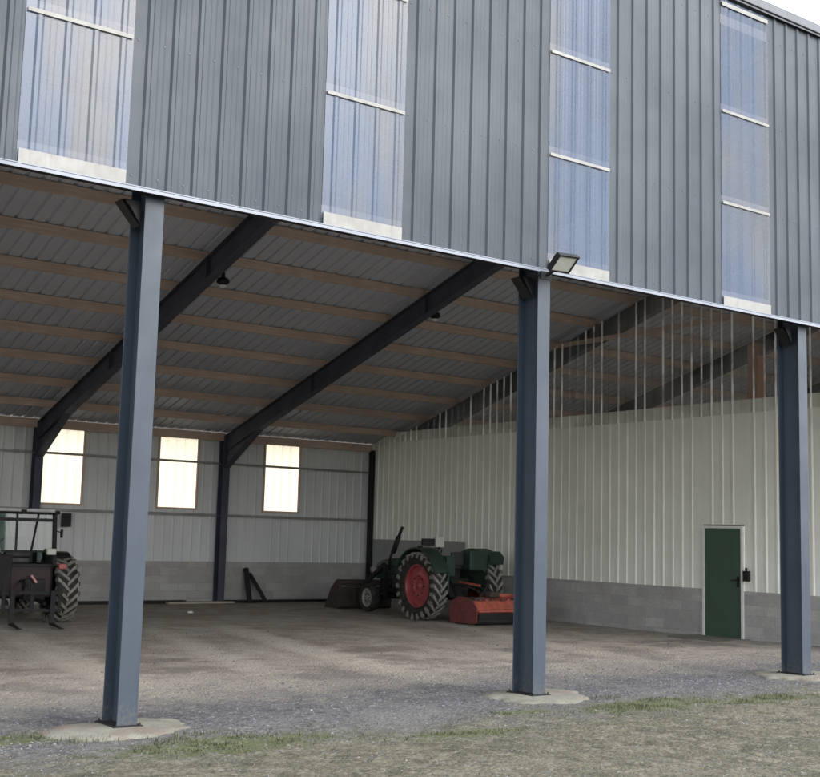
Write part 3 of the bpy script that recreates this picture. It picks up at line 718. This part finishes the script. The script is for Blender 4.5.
c_, n_ = Vector((0, .66, 1.46)), 20; ax = Vector((0, .55, .83)).normalized(); e1 = Vector((1, 0, 0)); e2 = ax.cross(e1)
b.tube([c_ + (e1 * math.cos(2 * PI * k / n_) + e2 * math.sin(2 * PI * k / n_)) * .2 for k in range(n_ + 1)], .014, M['dark'], 6)
b.bar(c_ - e1 * .2, c_ + e1 * .2, .02, .012, M['dark']); b.build('steering_wheel', T)
b = MB(); b.tube([(-.30, 2.05, 1.0), (-.30, 2.02, 1.28), (-.28, 1.92, 1.48)], .032, M['black'], 10); b.tube([(-.28, 1.92, 1.42), (-.24, 1.76, 1.80)], .062, M['black'], 12); b.tube([(-.24, 1.76, 1.80), (-.20, 1.66, 2.03)], .038, M['black'], 10); b.build('exhaust', T)
b = MB(); b.tube([(.24, 1.55, 1.3), (.24, 1.55, 1.52)], .03, M['dark'], 8); b.tube([(.24, 1.55, 1.52), (.24, 1.55, 1.60)], .07, M['dark'], 12); b.build('air_intake', T)
for pts in ([(-.36, 1.3, .9), (-.38, 1.9, .95), (-.36, 2.3, .7)], [(-.3, -.5, .8), (-.1, -.9, .75), (.1, -1.2, .6)], [(.2, -.4, 1.0), (.15, -.8, .8), (.2, -1.2, .62)], [(-.28, -.3, .95), (-.34, -.7, .7), (-.3, -1.0, .5)]):
    b = MB(); b.tube(pts, .018, M['dark'], 6); b.build('hose', T)
b = MB(); b.box((-.42, 1.15, .62), (-.25, 1.7, .86), M['dark'], bev=.02); b.build('battery_box', T)
for s in (-1, 1):
    b = MB(); b.bar((s * .42, 2.0, .35), (s * .42, 2.05, 1.15), .07, .05, M['black'], up=(0, 1, 0)); b.bar((s * .42, 2.05, 1.15), (s * .40, 3.1, .55), .07, .09, M['black']); b.build('loader_arm', T)
b = MB(); b.box((-.16, 2.2, 1.36), (.10, 2.32, 1.42), M['rimgrey'], bev=.01); b.build('filler_cap', T)
b = MB(); b.box((-.45, 1.02, 1.3), (-.2, 1.12, 1.42), M['dark'], bev=.02); b.build('dashboard', T)
b = MB(); b.box((-.62, -.30, 1.60), (-.40, -.22, 1.82), M['lamp'], bev=.01); b.box((-.95, -.28, 1.63), (-.64, -.20, 1.78), M['dark'], bev=.01); b.bar((-.55, -.25, 1.48), (-.5, -.26, 1.6), .03, .03, M['black']); b.build('rear_plate', T, label='pale square lamp beside a dark box on the left fender')
b = MB(); b.box((-.55, -.62, .98), (-.32, -.45, 1.42), M['green'], bev=.02); b.build('tool_box', T)
b = MB(); b.box((.10, -.60, 1.10), (.62, -.30, 1.54), M['green'], bev=.04); b.prism([(-.62, 1.24), (-.66, 1.40), (-.50, 1.53), (-.30, 1.53), (-.30, 1.24)], .625, 1.02, M['green']); b.build('rear_tank', T, label='green tank behind the right fender')
b = MB()
for s in (-1, 1): b.bar((s * .25, -.3, .5), (s * .36, -1.05, .42), .05, .05, M['black']); b.bar((s * .22, -.2, 1.0), (s * .35, -.8, .48), .03, .03, M['black'])
b.bar((0, -.3, .85), (0, -1.1, .80), .045, .045, M['mower']); b.build('linkage', T)

# --- loader bucket at the nose
B = thing('loader_bucket', 'dark rusty bucket standing on the floor at the nose of the green tractor', 'bucket', (12.35, 14.75, -.09), math.radians(-6))
b = MB()
b.prism([(0, .06), (.0, .62), (.12, .72), (.16, .70), (.05, .58), (.05, .10), (.75, .03), (.75, .0), (.1, .0)], -.72, .72, M['rust']); b.build('shell', B)
for s in (-1, 1):
    b = MB(); b.prism([(0, .04), (0, .62), (.14, .72), (.45, .5), (.78, .03), (.78, 0), (.1, 0)], s * .73 - .012, s * .73 + .012, M['rust']); b.build('side_plate', B)
b = MB()
for z in (.2, .42, .66): b.bar((-.73, -.03, z), (.73, -.03, z), .05, .05, M['rust'])
b.bar((-.68, -.035, .56), (.6, -.035, .56), .02, .012, M['galv'])
for x in (-.35, .35): b.prism([(-.14, .12), (-.02, .12), (-.02, .55), (-.10, .55)], x - .02, x + .02, M['rust'])
b.build('mounting_frame', B)

# --- flail mower behind
F = thing('flail_mower', 'weathered orange-red flail mower hitched behind the green tractor', 'mower', (12.36, 9.85, -.085))
b = MB()
b.prism([(-.42, .20), (-.50, .34), (-.34, .50), (.10, .56), (.34, .44), (.38, .22), (.34, .22), (.30, .40), (.08, .50), (-.32, .45), (-.44, .32), (-.38, .20)], -.80, .80, M['mower'])
b.build('deck', F)
for s in (-1, 1):
    b = MB(); b.prism([(-.50, .06), (-.52, .36), (-.34, .52), (.12, .58), (.38, .46), (.44, .18), (.36, .03), (-.40, .03)], s * .81 - .012, s * .81 + .012, M['mowerdark']); b.build('side_plate', F)
b = MB(); b.tube([(-.78, -.44, .10), (.78, -.44, .10)], .09, M['black'], 16); b.build('roller', F)
b = MB(); b.tube([(-.77, .02, .26), (.77, .02, .26)], .11, M['black'], 14); b.build('rotor', F)
b = MB(); b.box((-.13, -.12, .56), (.13, .14, .68), M['rust'], bev=.03); b.tube([(0, .13, .63), (0, .30, .63)], .05, M['black'], 10)
b.build('headstock', F)
for s in (-1, 1):
    b = MB(); b.bar((s * .26, .10, .54), (s * .05, .05, .84), .05, .02, M['black'], up=(0, 1, 0)); b.build('mast_bar', F)
    b = MB(); b.bar((s * .42, .30, .40), (s * .42, .52, .52), .03, .10, M['mower']); b.build('hitch_arm', F)
b = MB(); b.box((.45, -.22, .53), (.75, .06, .57), M['mower'], bev=.01); b.tube([(.15, .0, .60), (.6, .0, .58)], .05, M['mower'], 10); b.box((-.70, -.30, .50), (-.45, -.05, .57), M['rust'], bev=.01); b.build('belt_guard', F)
for k in range(7):
    b = MB(); xx = -.62 + k * .2; b.box((xx, -.36 + .05 * (k % 3), .47), (xx + .07 + .03 * (k % 2), -.28 + .05 * (k % 3), .53), (M['mowerdark'], M['mower'], M['rust'])[k % 3], bev=.008); b.build('deck_bracket', F)
b = MB(); b.box((-.79, -.545, .13), (.79, -.53, .26), M['black']); b.bar((-.79, -.55, .30), (.79, -.55, .30), .02, .03, M['mower']); b.build('rear_flap', F)

# --- dark cab tractor, rear towards the camera
C = thing('tractor', 'dark maroon cab tractor with chevron tyres at the left edge of the shed', 'tractor', (2.96, 12.75, -.09), math.radians(-3))
for s in (-1, 1):
    wheel_parts(C, s * .87, 0, .64, .44, .36, M['maroon'], 20, s)
    wheel_parts(C, s * .74, 2.05, .42, .28, .24, M['maroon'], 16, s)
    fender(C, s * .80, 0, .64, .72, .34, math.radians(35), math.radians(118), M['dark'], s)
b = MB(); b.box((-.32, 1.15, .62), (.32, 2.75, 1.22), M['maroon'], bev=.07); b.box((-.22, .9, .4), (.22, 2.5, .62), M['black']); b.box((-.58, -.48, .50), (.58, .9, 1.10), M['maroon'], bev=.04); b.box((-.56, -.60, .52), (-.20, -.47, 1.30), M['black'], bev=.03); b.box((.05, -.56, .45), (.45, -.47, .85), M['black'], bev=.03); b.box((-.6, 2.0, .34), (.6, 2.1, .46), M['black']); b.build('body', C)
cab = MB(); zc0, zc1 = 1.10, 2.06; m = M['dark']
cr = {(-1, -1): ((-.60, -.46, zc0), (-.58, -.40, zc1)), (1, -1): ((.60, -.46, zc0), (.58, -.40, zc1)), (-1, 1): ((-.60, .86, zc0), (-.56, .72, zc1)), (1, 1): ((.60, .86, zc0), (.56, .72, zc1))}
for a, c2 in cr.values(): cab.bar(a, c2, .08, .07, m)
for s in (-1, 1): cab.bar((s * .60, .2, zc0), (s * .57, .18, zc1), .045, .045, m); cab.bar((s * .6, -.46, zc0), (s * .6, .86, zc0), .05, .05, m)
cab.bar((-.6, -.46, zc0), (.6, -.46, zc0), .05, .05, m); cab.bar((-.6, -.45, 1.36), (.6, -.45, 1.36), .03, .03, m); cab.bar((-.6, .86, zc0), (.6, .86, zc0), .05, .05, m)
cab.bar((-.12, -.45, 1.36), (-.12, -.41, zc1), .04, .03, m); cab.bar((-.12, -.2, 1.36), (-.30, -.35, zc1), .03, .03, m); cab.bar((.10, .84, zc0), (.28, .75, zc1), .05, .05, m); cab.bar((.16, -.45, 1.36), (.27, -.41, zc1), .05, .03, m); cab.bar((-.5, -.45, 1.95), (.55, -.42, 1.95), .03, .06, m)
cb = cab.build('cab_frame', C)
def pane(q): b = MB(); b.add(q, [(0, 1, 2, 3)], M['glass']); b.build('glass_pane', cb)
pane([(-.57, -.45, 1.38), (.57, -.45, 1.38), (.55, -.41, zc1), (-.55, -.41, zc1)]); pane([(-.57, .85, zc0), (.57, .85, zc0), (.54, .73, zc1), (-.54, .73, zc1)])
for s in (-1, 1): pane([(s * .60, -.43, zc0 + .03), (s * .60, .17, zc0 + .03), (s * .575, .16, zc1), (s * .58, -.38, zc1)]); pane([(s * .60, .23, zc0 + .03), (s * .60, .83, zc0 + .03), (s * .565, .70, zc1), (s * .57, .2, zc1)])
b = MB(); b.box((-.66, -.52, zc1), (.66, .84, zc1 + .07), M['dark'], bev=.03); b.box((-.58, -.535, zc1 + .035), (-.08, .7, zc1 + .10), M['roofwhite'], bev=.02); b.box((.02, -.535, zc1 + .035), (.56, .7, zc1 + .10), M['roofwhite'], bev=.02); b.build('cab_roof', C)
for s in (-1, 1):
    b = MB(); b.box((s * .52 - .09, -.58, 1.30), (s * .52 + .09, -.49, 1.42), M['lamp'], bev=.02); b.build('work_lamp', C)
    b = MB(); b.box((s * .70 - .07, -.74, 1.04), (s * .70 + .07, -.66, 1.14), M['refl'], bev=.01); b.build('tail_light', C)
b = MB(); b.box((-.25, -.1, 1.12), (.25, .4, 1.26), M['seatm'], bev=.04); b.box((-.26, -.2, 1.24), (.26, -.08, 1.62), M['seatm'], bev=.04); b.build('seat', C)
b = MB(); b.tube([(0, .8, 1.15), (0, .62, 1.42)], .025, M['dark'], 8); b.lathe([(-.012, .19), (.012, .19), (.012, .17), (-.012, .17), (-.012, .19)], M['dark'], 20, Matrix.Translation((0, .62, 1.42)) @ Matrix.Rotation(math.radians(60), 4, 'Y') @ Matrix.Rotation(math.radians(90), 4, 'Z')); b.build('steering_wheel', C)
b = MB(); b.bar((.62, -.40, 1.75), (.74, -.44, 1.72), .02, .02, M['dark']); b.box((.72, -.46, 1.62), (.75, -.36, 1.78), M['dark'], bev=.01); b.build('mirror', C)
for s in (1,):
    b = MB(); b.bar((s * .16, -.60, .92), (s * .26, -.62, .78), .04, .012, M['refl'], up=(0, 1, 0)); b.build('reflector_stripe', C)
b = MB()
for s in (-1, 1): b.bar((s * .25, -.2, .5), (s * .34, -.95, .42), .05, .06, M['black'])
b.bar((0, -.3, .85), (0, -.95, .72), .04, .04, M['black']); b.build('linkage', C)

# --- pallet forks carried behind
K = thing('pallet_forks', 'black steel pallet forks resting on the floor behind the cab tractor', 'pallet forks', (3.0, 11.75, -.09), math.radians(-8))
b = MB()
for z in (.62, .30): b.bar((-.55, 0, z), (.55, 0, z), .05, .06, M['black'])
for x in (-.5, .5, 0): b.bar((x, .04, .24), (x, .04, .76), .06, .04, M['black'], up=(0, 1, 0))
b.build('carriage', K)
for x in (-.36, .36):
    b = MB(); b.prism([(-.04, .66), (-.09, .66), (-.09, .075), (-.95, .03), (-1.0, .035), (-1.0, .045), (-.1, .035), (-.04, .035)], x - .04, x + .04, M['black']); b.build('fork_tine', K)

# ------------------------------------------------------------------ light, sky, camera
SUN_EL, SUN_AZ = math.radians(36), math.radians(158)       # azimuth from +y towards +x
w = bpy.data.worlds.new('World'); S.world = w; w.use_nodes = True; nt = w.node_tree; nt.nodes.clear()
sky = N(nt, 'ShaderNodeTexSky'); sky.sky_type = 'NISHITA'; sky.sun_disc = False; sky.sun_elevation = SUN_EL; sky.sun_rotation = SUN_AZ
sky.air_density = 1.0; sky.dust_density = 2.0; sky.ozone_density = 1.0
tc = N(nt, 'ShaderNodeTexCoord'); mp = N(nt, 'ShaderNodeMapping'); mp.inputs['Scale'].default_value = (1, 1, 2.4); nt.links.new(tc.outputs['Generated'], mp.inputs[0])
nz_ = N(nt, 'ShaderNodeTexNoise'); nz_.inputs['Scale'].default_value = 2.3; nz_.inputs['Detail'].default_value = 7; nt.links.new(mp.outputs[0], nz_.inputs[0])
cl = ramp(nt, nz_.outputs['Fac'], [(.36, .35), (.58, .95)])
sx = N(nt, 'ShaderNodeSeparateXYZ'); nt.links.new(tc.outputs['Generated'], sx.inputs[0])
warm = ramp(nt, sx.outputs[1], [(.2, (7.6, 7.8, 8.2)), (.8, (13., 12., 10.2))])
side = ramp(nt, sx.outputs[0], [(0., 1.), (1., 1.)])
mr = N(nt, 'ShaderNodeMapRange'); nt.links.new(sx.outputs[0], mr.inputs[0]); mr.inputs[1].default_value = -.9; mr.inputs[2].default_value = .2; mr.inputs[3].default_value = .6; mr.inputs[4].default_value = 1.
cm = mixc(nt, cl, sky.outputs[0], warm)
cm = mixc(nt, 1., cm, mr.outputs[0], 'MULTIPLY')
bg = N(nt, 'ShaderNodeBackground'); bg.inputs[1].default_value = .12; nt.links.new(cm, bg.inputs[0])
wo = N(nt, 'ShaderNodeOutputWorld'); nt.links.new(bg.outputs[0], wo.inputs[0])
sd = bpy.data.lights.new('sun', 'SUN'); sd.energy = .6; sd.angle = math.radians(40); sd.color = (1, .97, .92)
so = bpy.data.objects.new('sun', sd); COL.objects.link(so)
dirv = Vector((math.sin(SUN_AZ) * math.cos(SUN_EL), math.cos(SUN_AZ) * math.cos(SUN_EL), math.sin(SUN_EL)))
so.rotation_euler = dirv.to_track_quat('Z', 'Y').to_euler(); so.location = (0, 30, 40)

yaw, pitch, roll, f = .6215, .1228, .0266, 1185.7
cy, sy, cp, sp = math.cos(yaw), math.sin(yaw), math.cos(pitch), math.sin(pitch)
fw = Vector((sy * cp, cy * cp, sp)); r0 = Vector((cy, -sy, 0)); u0 = r0.cross(fw)
r_ = r0 * math.cos(roll) + u0 * math.sin(roll); u_ = -r0 * math.sin(roll) + u0 * math.cos(roll)
cd = bpy.data.cameras.new('camera'); cam = bpy.data.objects.new('camera', cd); COL.objects.link(cam)
Mx = Matrix((r_, u_, -fw)).transposed().to_4x4(); Mx.translation = (-4.3133, -10.194, 1.7636); cam.matrix_world = Mx
cd.sensor_fit = 'HORIZONTAL'; cd.sensor_width = 36; cd.lens = f / 820 * 36; cd.clip_start = .1; cd.clip_end = 6000
S.camera = cam
S.view_settings.view_transform = 'Standard'; S.view_settings.look = 'None'; S.view_settings.gamma = 1; S.view_settings.exposure = 2.38
S.view_settings.use_curve_mapping = False
S.render.engine = 'CYCLES'
